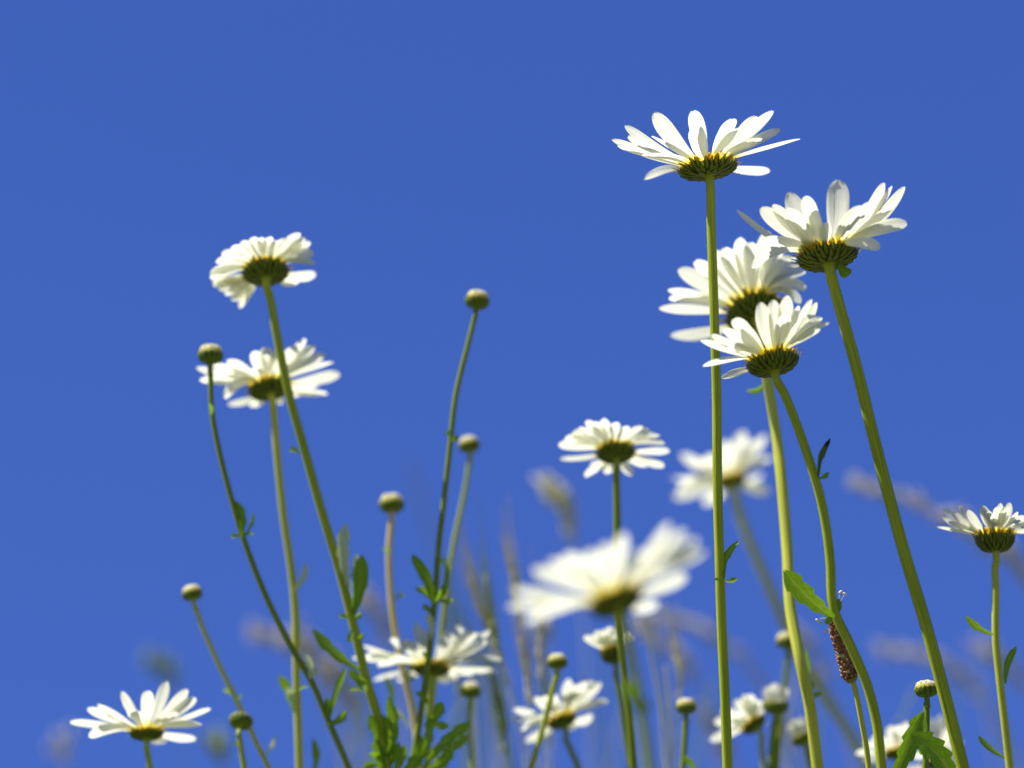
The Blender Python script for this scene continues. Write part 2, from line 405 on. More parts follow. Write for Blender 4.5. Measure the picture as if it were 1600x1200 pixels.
# ------------------------------------------------------------------ ground and meadow floor
mb = MB(); N = 40; rows = []; uvs = []
for i in range(N + 1):
    row = []
    for j in range(N + 1):
        x = (j/N*2 - 1); y = (i/N*2 - 1)
        X = math.copysign(abs(x)**4*900, x) + x*3; Y = math.copysign(abs(y)**4*900, y) + y*3
        row.append(Vector((X, Y, -0.01 + 0.012*noise.noise(Vector((X*1.3, Y*1.3, 0))) if abs(X) < 6 and abs(Y) < 6 else -0.01)))
    rows.append(row); uvs.append([(j/N, i/N) for j in range(N + 1)])
mb.grid(rows, uvs); g = mb.build('ground', M['ground']); g['kind'] = 'structure'

mb = MB(); rnd = random.Random(3)
for i in range(9000):
    y = rnd.uniform(0.1, 3.6); x = rnd.uniform(-1.0, 1.0)*(0.6 + y*0.5)
    hmax = max(0.08, min(0.36, CAMZ + y*math.tan(R(11)) - 0.06))
    hh = hmax*rnd.uniform(0.45, 1); a = rnd.uniform(0, 6.3); ln = rnd.uniform(0.05, 0.4)*hh; w = rnd.uniform(0.0012, 0.003)
    dv = Vector((math.cos(a), math.sin(a), 0)); sd = Vector((-math.sin(a), math.cos(a), 0))
    rr = []; uu = []
    for k in range(4):
        v = k/3; p = Vector((x, y, -0.01)) + dv*(ln*v*v) + Vector((0, 0, hh*v)); ww = w*(1 - v*0.93)
        rr.append([p - sd*ww, p + sd*ww]); uu.append([(0, v), (1, v)])
    mb.grid(rr, uu, mi=0 if rnd.random() < 0.75 else 1)
g = mb.build('meadow_grass', [M['grassg'], M['grasst']]); g['kind'] = 'stuff'
g['label'] = 'short mixed green and straw grass covering the meadow floor'; g['category'] = 'grass'

# ------------------------------------------------------------------ the sharp daisies on the right
daisy('tallest sharp white daisy, highest flower of all, on a straight dark green stem', 11, 0.777,
      (1106, 262), 46, (1109, 286), 12,
      [(956, 219), (981, 214, {'w': 20}), (976, 196, {'w': 16}), (1017, 213, {'w': 14}), (1022, 177, {'w': 27}), (1083, 174, {'w': 26, 'b': 0.25}),
       (1084, 198, {'w': 28}), (1145, 186, {'w': 26}), (1151, 201, {'w': 17}), (1181, 182, {'w': 25}), (1208, 173, {'w': 22}), (1190, 216, {'w': 16}),
       (1219, 202, {'w': 16}), (1250, 218, {'w': 18}), (1203, 268, {'w': 17, 'b': -0.1, 'face': 1.0, 'label': 'narrow petal twisted out level at the right side'}),
       (1007, 281, {'w': 16, 'b': 0.55, 'far': 1, 'label': 'petal bent sharply down at its tip'}), (1003, 243, {'w': 18}), (1074, 279, {'w': 14, 'l': .5}), (965, 228, {'w': 16})],
      [(1111, 340), (1113, 400), (1117, 520), (1120, 620), (1121, 740), (1124, 860), (1128, 980), (1133, 1090), (1137, 1200)], 14.5,
      smat='stem', leaves=[((1131, 906), (1155, 846), 11, {'teeth': 2, 'bend': -0.14}), ((1132, 908), (1152, 903), 8, {'teeth': 2}), ((1127, 908), (1116, 906), 5, {'teeth': 0})], lpx=150, hr=0.27)
daisy('sharp white daisy at upper right with petals swept upward, on a thick stem slanting right', 12, 0.754,
      (1293, 399), 47, (1297, 427), 20,
      [(1150, 328, {'w': 11}), (1189, 324, {'w': 28}), (1208, 320, {'w': 24}), (1232, 301, {'w': 30}), (1229, 326, {'w': 27}), (1258, 307, {'w': 22}),
       (1309, 281, {'w': 33}), (1382, 286, {'w': 31}), (1394, 290, {'w': 10}), (1414, 292, {'w': 22}), (1402, 318, {'w': 20}), (1417, 348, {'w': 24}),
       (1375, 385, {'w': 26, 'b': -0.15}), (1175, 418, {'w': 24, 'b': 0.5, 'far': 0, 'label': 'petal arching down in front of the flower behind'}), (1188, 378, {'w': 18}), (1224, 416, {'w': 10, 'l': .6}),
       (1264, 318, {'w': 20}), (1342, 322, {'w': 18}), (1288, 350, {'w': 20, 'l': .7}), (1360, 316, {'w': 20})],
      [(1304, 450), (1315, 490), (1340, 580), (1362, 670), (1385, 760), (1415, 870), (1445, 970), (1475, 1080), (1505, 1200)], 18.5,
      smat='stem', wr=0.22, leaves=[((1310, 412), (1328, 429), 16, {'teeth': 0, 'label': 'small torn green bract hanging at the flower base'})], lpx=135, hr=0.32)
daisy('daisy seen from its back, partly hidden behind the tall dark stem and sharper daisies', 13, 0.835,
      (1180, 490), 46, (1186, 516), 43,
      [(1030, 482, {'w': 20}), (1048, 526, {'w': 28}), (1044, 453, {'w': 18}), (1045, 466, {'w': 20}), (1060, 420, {'w': 25}), (1086, 408, {'w': 25}),
       (1112, 392, {'w': 26}), (1132, 388, {'w': 26}), (1154, 372, {'w': 26}), (1174, 379, {'w': 25}), (1198, 362, {'w': 26}), (1220, 380, {'w': 24}), (1240, 402, {'w': 24}),
       (1257, 424, {'w': 22}), (1259, 450, {'w': 20}), (1252, 472, {'w': 20}), (1120, 545, {'w': 20, 'far': 1}), (1170, 560, {'w': 20, 'far': 1}), (1235, 530, {'w': 20, 'far': 1})],
      [(1192, 560), (1200, 600), (1213, 680), (1222, 760), (1230, 860), (1235, 950), (1250, 1030), (1265, 1100), (1278, 1200)], 16.5,
      smat='stemy', axis2=(-0.25, 1), leaves=[((1196, 596), (1166, 611), 9, {'teeth': 0, 'bend': -0.2}), ((1260, 1086), (1258, 1012), 7, {'teeth': 2, 'bend': 0.05}),
      ((1263, 1084), (1282, 1083), 9, {'teeth': 1}), ((1264, 1080), (1268, 1064), 8, {'teeth': 0})], dstem=-0.03, far=0, lpx=150)
daisy('sharp daisy with half-shaded petals overlapping the larger back-turned daisy, on a curving stem', 14, 0.746,
      (1207, 564), 41, (1214, 590), 21,
      [(1095, 532, {'w': 17}), (1098, 572, {'w': 13}), (1127, 591, {'w': 14, 'far': 1}), (1112, 523, {'w': 20}), (1130, 514, {'w': 18}), (1147, 498, {'w': 24}), (1147, 519, {'w': 27}),
       (1188, 473, {'w': 27}), (1208, 469, {'w': 24}), (1230, 462, {'w': 26}), (1248, 478, {'w': 16}), (1268, 468, {'w': 13}), (1276, 472, {'w': 17}),
       (1283, 496, {'w': 18}), (1296, 504, {'w': 10}), (1280, 514, {'w': 14}), (1228, 490, {'w': 24}), (1135, 545, {'w': 15})],
      [(1224, 612), (1240, 650), (1265, 720), (1285, 790), (1297, 870), (1303, 950), (1330, 1010), (1355, 1070), (1370, 1130), (1378, 1200)], 14.5, wr=0.2,
      smat='stem', axis2=(-0.2, 1), hr=0.42, leaves=[((1278, 746), (1297, 686), 11, {'teeth': 2, 'bend': -0.12, 'm': 'leaft', 'label': 'thin leaf with a withered black tip'}), ((1279, 748), (1294, 738), 8, {'teeth': 2}),
      ((1306, 968), (1228, 894), 31, {'teeth': 4, 'bend': -0.04, 'face': 0.3, 'label': 'broad toothed leaf clasping the stem'}), ((1302, 968), (1288, 972), 10, {'teeth': 0}), ((1306, 962), (1310, 935), 8, {'teeth': 0, 'm': 'leaf'})], lpx=125)
daisy('small sharp daisy at the right edge with short upright petals and bell-shaped base', 15, 0.793,
      (1554, 836), 31, (1555, 863), 12,
      [(1464, 824, {'w': 10}), (1471, 808, {'w': 14}), (1475, 794, {'w': 14}), (1488, 800, {'w': 12}), (1500, 789, {'w': 13}), (1535, 790, {'w': 13}), (1545, 798, {'w': 11}), (1552, 803, {'w': 10}), (1563, 786, {'w': 12}),
       (1577, 785, {'w': 14}), (1569, 795, {'w': 11}), (1602, 806, {'w': 17}), (1482, 815, {'w': 13}), (1540, 793, {'w': 12}), (1573, 790, {'w': 12}), (1512, 797, {'w': 12}), (1557, 792, {'w': 11}), (1612, 818, {'w': 14}), (1636, 826, {'w': 13}), (1590, 800, {'w': 9}), (1640, 838, {'w': 12})],
      [(1555, 885), (1556, 920), (1556, 1000), (1562, 1060), (1570, 1130), (1578, 1200)], 11.5, hr=0.82, smat='stemy', Lf=0.9, lpx=82, far=3,
      leaves=[((1553, 992), (1510, 963), 12, {'teeth': 2, 'bend': -0.08}), ((1571, 1068), (1588, 1010), 10, {'teeth': 0, 'bend': -0.08}), ((1570, 1184), (1528, 1150), 8, {'teeth': 0, 'bend': -0.06, 'm': 'leaf'})])

# ------------------------------------------------------------------ the soft daisies
daisy('topmost daisy on the left, slightly soft, tilted right with short crowded petals', 21, 0.835, (415, 424), 38, (421, 443), 31,
      [(328, 433), (333, 446), (337, 409), (346, 396), (363, 385), (378, 378), (395, 371), (407, 372), (420, 371), (435, 377), (450, 374), (467, 364), (476, 372), (484, 378), (490, 396), (492, 412), (494, 431), (374, 482), (371, 465), (357, 453), (440, 442), (468, 440), (345, 440), (340, 452), (352, 462), (329, 426), (331, 440), (335, 436, {'face': 0.3}), (362, 470)],
      [(423, 470), (430, 510), (450, 610), (475, 700), (500, 790), (530, 890), (553, 980), (572, 1060), (590, 1120), (605, 1200)], 13.5, wr=0.24, axis2=(-0.12, 1), smat='stem', lpx=92,
      leaves=[((551, 965), (565, 870), 24, {'teeth': 2, 'tooth': 0.2, 'bend': 0.03}), ((545, 920), (540, 820), 20, {'teeth': 4, 'm': 'leafp', 'bend': -0.05}), ((549, 968), (530, 962), 8, {}), ((551, 968), (563, 958), 8, {}),
              ((566, 1050), (491, 985), 17, {'teeth': 3, 'bend': -0.06}), ((566, 1078), (546, 1048), 13, {'teeth': 2}), ((468, 708), (452, 702), 8, {'teeth': 0}), ((570, 1080), (545, 1078), 6, {'teeth': 0}),
              ((598, 1180), (578, 1128), 17, {'teeth': 4, 'tooth': 0.55}), ((600, 1225), (597, 1120), 28, {'teeth': 5, 'bend': 0.06, 'tooth': 0.55}), ((606, 1225), (590, 1150), 22, {'teeth': 4, 'bend': -0.06, 'tooth': 0.55}), ((605, 1190), (606, 1090), 18, {'teeth': 3}), ((606, 1200), (622, 1160), 14, {'teeth': 3}), ((598, 1190), (578, 1178), 12, {'teeth': 2}), ((608, 1215), (632, 1165), 14, {'teeth': 3}), ((590, 1165), (578, 1118), 15, {'teeth': 4}), ((592, 1195), (570, 1200), 14, {'teeth': 3}), ((600, 1160), (612, 1130), 10, {'teeth': 2}), ((612, 1230), (648, 1180), 20, {'teeth': 4}), ((575, 1085), (560, 1058), 9, {'teeth': 2}), ((553, 985), (545, 1005), 8, {'teeth': 0}), ((556, 1000), (568, 990), 7, {'teeth': 0}), ((548, 905), (556, 868), 13, {'teeth': 3, 'm': 'leafp'})])
daisy('soft white daisy below the topmost left daisy and crossed by its stem', 22, 0.862, (421, 606), 35, (426, 626), 27,
      [(307, 575), (312, 594), (333, 570), (357, 562), (345, 580), (351, 620), (356, 634), (392, 636), (397, 549), (416, 543), (432, 548), (393, 577), (462, 540), (477, 529), (492, 540), (507, 553), (521, 567), (531, 585), (511, 616), (440, 631), (480, 610), (500, 600)],
      [(428, 650), (432, 700), (442, 800), (455, 890), (461, 950), (463, 1050), (468, 1200)], 11.5, wr=0.2, smat='stemy', lpx=112,
      leaves=[((458, 925), (478, 880), 9, {'teeth': 0, 'm': 'leafp'}), ((460, 1115), (436, 1056), 15, {'teeth': 3, 'bend': 0.05}), ((458, 1110), (448, 1075), 10, {'teeth': 0, 'm': 'leafp'}), ((488, 1215), (489, 1155), 12, {'teeth': 2})])
daisy('soft daisy low in the left corner with widely spaced petals, standing apart', 23, 0.838, (229, 1145), 28, (230, 1164), 22,
      [(109, 1128), (139, 1149), (137, 1107), (152, 1100), (191, 1080), (231, 1080), (260, 1064), (292, 1077), (305, 1090), (329, 1107), (315, 1132), (305, 1157), (257, 1161), (205, 1110), (275, 1112)],
      [(231, 1180), (234, 1200), (238, 1240)], 9.5, wr=0.19, smat='stem', lpx=118, far=3)
daisy('soft daisy with long thin petals behind the pinkish bud stalk, low left of centre', 24, 0.885, (674, 1044), 31, (674, 1060), 20,
      [(567, 1009), (551, 1028), (571, 1024), (584, 1064), (610, 998), (632, 1000), (650, 973), (664, 985), (723, 973), (735, 985), (745, 988), (765, 984), (760, 1002), (784, 1031), (776, 1050), (738, 1055), (712, 1064), (698, 1068), (624, 1066), (590, 1040), (700, 985)],
      [(672, 1085), (668, 1200)], 11, wr=0.16, smat='stem', lpx=115)
daisy('soft daisy at centre, seen from below as a flat ring of petals', 25, 0.85, (962, 706), 32, (963, 722), 32,
      [(873, 694), (875, 718), (883, 684), (894, 677), (905, 668), (916, 658), (928, 660), (941, 656), (960, 661), (979, 666), (1002, 666), (1015, 674), (1030, 680), (1038, 692), (1046, 706), (1036, 731), (1018, 725), (986, 744), (948, 741), (916, 746), (925, 728)],
      [(963, 750), (964, 800), (964, 900), (970, 1000), (983, 1110), (990, 1200)], 11.5, wr=0.24, smat='stemd', lpx=88, far=2)
daisy('pale blurred daisy behind the tall dark stem, right of the flat ring daisy', 26, 1.06, (1143, 752), 25, (1148, 772), 27,
      [(1046, 747), (1052, 778), (1065, 709), (1080, 720), (1103, 715), (1131, 690), (1160, 674), (1178, 690), (1195, 680), (1204, 715), (1201, 772), (1190, 745), (1103, 791), (1060, 765)],
      [(1152, 790), (1165, 830), (1190, 890), (1220, 960), (1250, 1030), (1290, 1090), (1330, 1150), (1360, 1200)], 14, wr=0.25, smat='stemy', axis2=(-0.22, 1), lpx=102,)
daisy('large heavily blurred daisy close to the camera, tilted left, in the lower centre', 27, 0.585, (962, 940), 44, (972, 966), 28,
      [(793, 949), (821, 972), (834, 889), (800, 920), (860, 876), (884, 867), (919, 861), (945, 850), (973, 835), (1008, 861), (1046, 816), (1070, 828), (1090, 842), (1100, 861), (1074, 902), (1027, 948), (1050, 880)],
      [(976, 980), (984, 1015), (996, 1080), (1006, 1140), (1014, 1200)], 15, wr=0.17, smat='stem', far=1, axis2=(-0.38, 1), lpx=165,
      leaves=[((998, 1115), (975, 1068), 22, {'teeth': 2, 'm': 'leaf'}), ((1000, 1120), (1010, 1095), 14, {'teeth': 2})])
daisy('blurred daisy low in the centre, tilted left, crossed by a bud stalk', 28, 0.90, (878, 1126), 25, (881, 1142), 27,
      [(792, 1124), (803, 1108), (821, 1160), (836, 1090), (850, 1088), (861, 1084), (888, 1061), (900, 1070), (913, 1066), (925, 1064), (938, 1066), (949, 1095), (926, 1122), (900, 1138), (834, 1154), (815, 1140)],
      [(884, 1155), (893, 1175), (903, 1200)], 9.5, wr=0.22, smat='stemd', axis2=(-0.36, 1), lpx=90)
daisy('half-open blurred daisy bending left behind the tall dark stem near the bottom edge', 29, 0.90, (1178, 1132), 22, (1186, 1148), 30,
      [(1109, 1156), (1116, 1125), (1128, 1108), (1150, 1093), (1162, 1086), (1170, 1086), (1183, 1095), (1125, 1145), (1205, 1105), (1140, 1120)],
      [(1190, 1165), (1194, 1200)], 9, wr=0.28, smat='stem', axis2=(-0.7, 1), lpx=72)
daisy('blurred white daisy at the bottom edge left of the broad toothed leaves', 30, 0.90, (1402, 1176), 22, (1404, 1190), 26,
      [(1338, 1176), (1350, 1160), (1365, 1150), (1390, 1134), (1403, 1134), (1416, 1128), (1430, 1136), (1455, 1150), (1348, 1188)],
      [(1406, 1215), (1408, 1260)], 9, wr=0.28, smat='stemd', lpx=70)
daisy('blurred white daisy at the bottom edge right of the broad toothed leaves', 31, 0.92, (1462, 1192), 22, (1463, 1206), 26,
      [(1430, 1180), (1436, 1140), (1455, 1122), (1470, 1117), (1482, 1120), (1484, 1138), (1500, 1160), (1500, 1190), (1415, 1205)],
      [(1464, 1230), (1465, 1270)], 9, wr=0.30, smat='stemd', lpx=74)
daisy('small half-open daisy with petals still pointing up, beneath the large blurred daisy', 32, 0.885, (958, 1016), 23, (961, 1036), 18,
      [(913, 994), (922, 992), (931, 985), (941, 984), (951, 979), (961, 981), (971, 984), (980, 990), (987, 996), (938, 990), (966, 990)],
      [(962, 1050), (968, 1080), (975, 1130), (985, 1200)], 9, wr=0.3, hr=0.9, smat='stemd', lpx=50, Lf=1.25)

# ------------------------------------------------------------------ buds
bud('closed bud at far left touching a daisy, on a leafy stalk bending right', 41, 0.83, (329, 553), 42,
    [(329, 580), (331, 640), (345, 715), (365, 790), (382, 845), (415, 930), (455, 1010), (487, 1065), (515, 1130), (545, 1200)], 8.6, 'stemd',
    [((378, 842), (369, 784), 13, {'teeth': 3}), ((380, 840), (396, 800), 6, {'teeth': 2, 'm': 'leaf'}), ((377, 838), (362, 838), 8, {}), ((383, 836), (394, 833), 9, {}), ((330, 648), (327, 630), 5, {'teeth': 0}),
     ((514, 1128), (541, 1044), 11, {'teeth': 3, 'bend': -0.03}), ((514, 1132), (541, 1112), 11, {'teeth': 0}), ((511, 1122), (511, 1092), 12, {'teeth': 2}), ((485, 1062), (479, 1024), 13, {'teeth': 2, 'm': 'leafp'}), ((486, 1058), (492, 1046), 10, {'m': 'leafp'}), ((482, 1074), (466, 1078), 6, {'teeth': 0})])
bud('highest closed daisy bud in the middle, on a long slender leaning stalk', 42, 0.84, (746, 468), 41,
    [(743, 492), (731, 540), (712, 620), (703, 700), (693, 790), (685, 860), (680, 930), (672, 1010), (660, 1100), (645, 1190)], 8.2, 'stemd',
    [((706, 690), (714, 680), 8, {'teeth': 0}), ((702, 680), (697, 674), 8, {'teeth': 0}), ((678, 945), (645, 868), 20, {'teeth': 2, 'tooth': 0.2}), ((676, 940), (650, 918), 13, {'teeth': 0}), ((680, 940), (692, 915), 12, {}), ((682, 935), (708, 938), 8, {}),
     ((673, 1000), (667, 960), 12, {'m': 'leafp'}), ((668, 1130), (690, 1098), 18, {'teeth': 3}), ((655, 1190), (670, 1120), 15, {'teeth': 4, 'tooth': 0.55}), ((660, 1200), (735, 1128), 17, {'teeth': 4, 'bend': -0.05, 'tooth': 0.5}), ((655, 1215), (705, 1165), 22, {'teeth': 4}), ((640, 1215), (655, 1150), 20, {'teeth': 4}), ((668, 1100), (650, 1080), 8, {'teeth': 0}), ((675, 960), (660, 945), 8, {'teeth': 0}), ((684, 945), (698, 880), 8, {'teeth': 2}), ((690, 1180), (728, 1150), 16, {'teeth': 4}), ((665, 1120), (700, 1135), 14, {'teeth': 3}), ((672, 1040), (660, 1020), 8, {'teeth': 2})])
bud('smaller blurred closed bud just right of the long slender stalk', 43, 0.90, (733, 694), 36,
    [(735, 714), (726, 770), (709, 850), (697, 930), (688, 1000), (680, 1060), (672, 1140), (668, 1200)], 7.5, 'stem', [((697, 884), (688, 872), 9, {'teeth': 0})])
bud('closed daisy bud on a pinkish tan stalk, between the leafy stem and the slender stalk', 44, 0.885, (612, 786), 42,
    [(612, 812), (608, 860), (611, 930), (620, 1000), (633, 1060), (645, 1110), (652, 1160), (655, 1200)], 9.5, 'stemp',
    [((609, 862), (598, 857), 6, {'teeth': 0}), ((616, 935), (630, 926), 8, {}), ((636, 1060), (642, 1012), 11, {'teeth': 2}), ((636, 1062), (646, 1056), 10, {}), ((640, 1140), (612, 1108), 8, {'m': 'leafp'}), ((612, 1108), (602, 1058), 10, {'m': 'leaf'})])
bud('small blurred closed bud at far left on a bare reddish stalk curving right', 45, 0.855, (300, 926), 34,
    [(304, 945), (318, 985), (345, 1045), (370, 1095), (400, 1160), (420, 1200)], 7.5, 'stemy', [((368, 1090), (350, 1078), 9, {'m': 'leaf'}), ((370, 1092), (378, 1085), 7, {}), ((412, 1180), (430, 1150), 7, {'m': 'leafp', 'teeth': 2})])
bud('dark green round bud seen from below, low on the left beside the reddish stalk', 46, 0.845, (377, 1124), 40,
    [(374, 1150), (377, 1170), (382, 1200)], 8.5, 'stem', [((374, 1168), (367, 1160), 6, {'teeth': 0})], view=40, top=0.3)
bud('closed bud on an olive stalk crossing in front of the low central daisy', 47, 0.86, (871, 1033), 34,
    [(871, 1052), (858, 1100), (843, 1155), (830, 1200)], 8.5, 'stem')
bud('yellowish bud with white petal tips breaking out, below the long-petalled soft daisy', 48, 0.885, (736, 1078), 34,
    [(735, 1098), (733, 1130), (738, 1200)], 8, 'stem', [((734, 1140), (700, 1165), 14, {'m': 'leafp'})], top=0.75)
bud('closed bud left of the tall dark stem, low on a plain vertical stalk', 49, 0.865, (1072, 1103), 34,
    [(1072, 1122), (1070, 1160), (1066, 1220)], 8.5, 'stemd', [((1090, 1215), (1064, 1178), 9, {'teeth': 0})])
bud('crisply sharp striped bud beside the slanting thick stem, above the broad toothed leaves', 50, 0.772, (1447, 1075), 39,
    [(1448, 1098), (1448, 1130), (1446, 1200)], 9, 'stemd',
    [((1388, 1232), (1441, 1115), 30, {'teeth': 5, 'bend': 0.02, 'face': 0.1}), ((1500, 1236), (1428, 1150), 40, {'teeth': 5, 'bend': 0.08, 'face': 0.1, 'dz': -0.012}), ((1440, 1180), (1426, 1150), 18, {'teeth': 3, 'm': 'leaf'})], top=0.6)
bud('blurred bud half hidden behind the pale yellow-green stem', 51, 0.91, (1229, 1000), 36, [(1231, 1024), (1226, 1070), (1218, 1130), (1212, 1230)], 8, 'stemd', top=0.7)
bud('fat blurred bud opening to a pale cone, in front of the half-open bending daisy', 52, 0.89, (1212, 1100), 44, [(1211, 1124), (1207, 1160), (1204, 1210)], 9.5, 'stemd', open_=1.5)
bud('blurred opening bud against the pale yellow-green stem at the bottom edge', 53, 0.90, (1253, 1150), 40, [(1262, 1172), (1268, 1200), (1275, 1240)], 8.5, 'stemd', open_=1.4)

# ------------------------------------------------------------------ plantain
D = 0.764; s = S(D); rnd = random.Random(5)
top_, bot = P(1300, 964, D), P(1331, 1064, D)
pts = ground_run([bot, P(1335, 1072, D), P(1345, 1120, D), P(1354, 1170, D), P(1358, 1205, D)], D)
base = pts[-1].copy(); base.z = 0
root = thing('plantain', 'brown seeded plantain spike leaning against the curving daisy stem', 'plantain', base)
build_stalk(root, base, pts, 4.2*s, 4.6*s, 'stemy')
mb = MB(); ax = (top_ - bot).normalized(); a = ax.orthogonal().normalized(); b = ax.cross(a); LL = (top_ - bot).length
tube(mb, [bot.lerp(top_, i/8) for i in range(9)], lambda t: 9*s*(1 - 0.35*t)*min(1, 0.5 + t*5), rib=0)
for k in range(330):
    v = min(0.999, max(0.001, (k + 0.5)/330 + rnd.gauss(0, 0.012))); ph = k*2.39996 + rnd.gauss(0, 0.25); rad = a*math.cos(ph) + b*math.sin(ph)
    r = 11.5*s*min(1, 0.55 + v*5)*(1 - 0.38*v)*min(1, (1.02 - v)*8)
    mb.blob(bot + ax*(LL*v) + rad*r + a*rnd.uniform(-.5, .5)*s, ax*0.8 + rad*rnd.uniform(0.3, 1.0) + a*rnd.uniform(-.5, .5), rnd.uniform(2.6, 6.0)*s, rnd.uniform(1.4, 2.9)*s, 5, 4, 1 if rnd.random() < 0.09 else 0)
mb.build('seed_head', [M['seed'], M['cream']], root, base)
mb = MB(); tube(mb, [bot - ax*2*s, bot + ax*1*s, bot + ax*5*s], lambda t: (4.5 + 7.5*t)*s, rib=0); mb.build('collar', M['stemd'], root, base)
for (x0, y0, x1, y1) in ((1296, 968, 1277, 969), (1298, 964, 1268, 950), (1297, 966, 1275, 956), (1300, 985, 1290, 987), (1306, 960, 1320, 928), (1308, 955, 1313, 925), (1296, 966, 1281, 973)):
    mb = MB(); A, B = P(x0, y0, D), P(x1, y1, D - rnd.uniform(0, 0.003))
    tube(mb, spline([A, A.lerp(B, .5) + UP*s*3, B], 5), 0.45*s, 5, 0); mb.blob(B, RT + UP*rnd.uniform(-1, 1), 3.6*s, 2.0*s, 6, 5)
    mb.build('anther', M['cream'], root, base)

# ------------------------------------------------------------------ blurred grasses behind
def grass(label, seed, D, pts2, w, kind, m, n=40, frac=0.45, size=10, cat='grass', name='grass_stalk', group='blurred grasses behind the daisies'):
    """pts2 from the tip down"""
    rnd = random.Random(seed); s = S(D)
    pts = ground_run([P(x, y, D) for x, y in pts2], D); base = pts[-1].copy(); base.z = 0
    root = thing(name, label, cat, base, group)
    sp_ = spline(pts, 10); mb = MB(); tube(mb, sp_, lambda t: w*s*0.5*(0.5 + 0.5*t), 8, 0); mb.build('stem', M[m], root, base)
    if kind == 'bare': return root
    mb = MB(); nv = len(spline([P(x, y, D) for x, y in pts2], 10)); last = max(3, int(nv*frac))
    for k in range(int(n*(1.7 if kind == 'brome' else 1.2))):
        i = rnd.uniform(0, last - 1); i0 = int(i); p = sp_[i0].lerp(sp_[i0+1], i - i0); t = (sp_[i0] - sp_[i0+1]).normalized()
        o = Vector((rnd.gauss(0, 1), rnd.gauss(0, 1), rnd.gauss(0, 1))).normalized()
        if kind == 'brome':
            q_ = p + o*(size*s*rnd.uniform(0.1, 0.9)) + t*size*s*0.4
            mb.blob(q_, t + o*0.4, size*s*rnd.uniform(0.5, 0.9), size*s*0.22, 5, 4)
            tube(mb, [p, q_], 0.5*s, 4, 0)
        else:
            q_ = p + o*(2*s); e = q_ + (t + o*0.12).normalized()*(size*s*rnd.uniform(2.5, 6))
            mb.blob(q_, t + o*0.2, size*s*0.45, size*s*0.16, 5, 4)
            tube(mb, [q_, q_.lerp(e, .5) + o*s, e], lambda t_: 1.25*s*(1 - 0.7*t_), 4, 0)
    mb.build('seed_head', M[m], root, base)
    return root
B_ = 'brome'
grass('pale blurred grass plume at upper left of the large blurred daisy', 61, 1.25, [(860, 765), (880, 790), (895, 840), (905, 920), (915, 1030), (922, 1200)], 4, B_, 'cream', 18, 0.42, 26)
grass('brownish blurred grass arching to the left behind the thick slanting stem', 62, 1.3, [(1345, 757), (1400, 775), (1470, 805), (1540, 840), (1600, 890), (1660, 980), (1700, 1200)], 5, B_, 'grassp', 42, 0.42, 16)
grass('faint blurred grass seed spray at the right edge below the small daisy', 63, 1.35, [(1560, 850), (1590, 880), (1620, 930), (1650, 1030), (1670, 1200)], 5, B_, 'grasst', 40, 0.5, 18)
grass('mauve blurred grass arching from the large blurred daisy towards the tall dark stem', 64, 1.45, [(1010, 965), (1060, 970), (1110, 990), (1160, 1030), (1200, 1080), (1240, 1150), (1265, 1220)], 14, B_, 'grassp', 40, 0.5, 14)
grass('mauve blurred grass arch between the thick slanting stem and the right-edge daisy', 65, 1.5, [(1380, 1015), (1430, 1020), (1490, 1045), (1540, 1100), (1575, 1160), (1595, 1220)], 12, B_, 'grassp', 40, 0.6, 14)
grass('faint mauve blurred grass leaning in from the right edge', 66, 1.55, [(1530, 1010), (1570, 1035), (1610, 1080), (1650, 1160), (1670, 1230)], 10, B_, 'grassp', 30, 0.5, 14)
grass('mauve blurred grass between the two left leafy stems, drooping towards the left', 67, 1.5, [(400, 990), (440, 1000), (480, 1020), (520, 1070), (550, 1130), (570, 1210)], 12, B_, 'grassp', 44, 0.6, 16)
grass('mauve blurred grass behind the left leafy stem, rising to a narrow tip', 68, 1.45, [(470, 975), (490, 1010), (510, 1080), (530, 1150), (545, 1220)], 10, B_, 'grassp', 30, 0.5, 12)
grass('mauve blurred grass left of the pinkish bud stalk, leaning left', 69, 1.45, [(565, 930), (590, 960), (615, 1020), (635, 1100), (650, 1210)], 8, B_, 'grassp', 34, 0.45, 16)
grass('pale bearded grass ear with fine awns under the left of the large blurred daisy', 70, 0.93, [(812, 985), (820, 1030), (828, 1090), (836, 1150), (842, 1210)], 4, 'awn', 'grasst', 20, 0.55, 22)
grass('pale bearded grass ear between the soft long-petalled daisy and the large blurred one', 71, 0.95, [(752, 950), (775, 1010), (800, 1080), (815, 1140), (825, 1210)], 4, 'awn', 'grasst', 14, 0.5, 24)
grass('pale bearded grass rising from the bottom beside the yellowish bud', 72, 0.95, [(765, 1040), (780, 1090), (795, 1150), (805, 1210)], 4, 'awn', 'grassg', 14, 0.6, 22)
grass('tan blurred grass straw left of the low bud on its plain stalk', 73, 0.94, [(1003, 960), (1020, 1040), (1033, 1120), (1040, 1200)], 6, 'bare', 'grasst')
grass('second tan blurred straw, nearest to the low bud on its plain stalk', 74, 0.94, [(1040, 1040), (1048, 1120), (1050, 1200)], 7, 'bare', 'grasst')
grass('greenish blurred grass blade bending behind the large blurred daisy stem', 75, 1.2, [(985, 880), (1005, 960), (1030, 1060), (1045, 1200)], 7, 'bare', 'grassg')
grass('olive blurred tuft on a stalk above the low left corner daisy', 76, 1.6, [(250, 1045), (262, 1065), (275, 1110), (290, 1210)], 3, B_, 'grassg', 5, 0.3, 26)
grass('mauve blurred tuft in the bottom left corner', 77, 1.5, [(98, 1165), (102, 1185), (106, 1220)], 3, B_, 'grassp', 5, 0.6, 24)
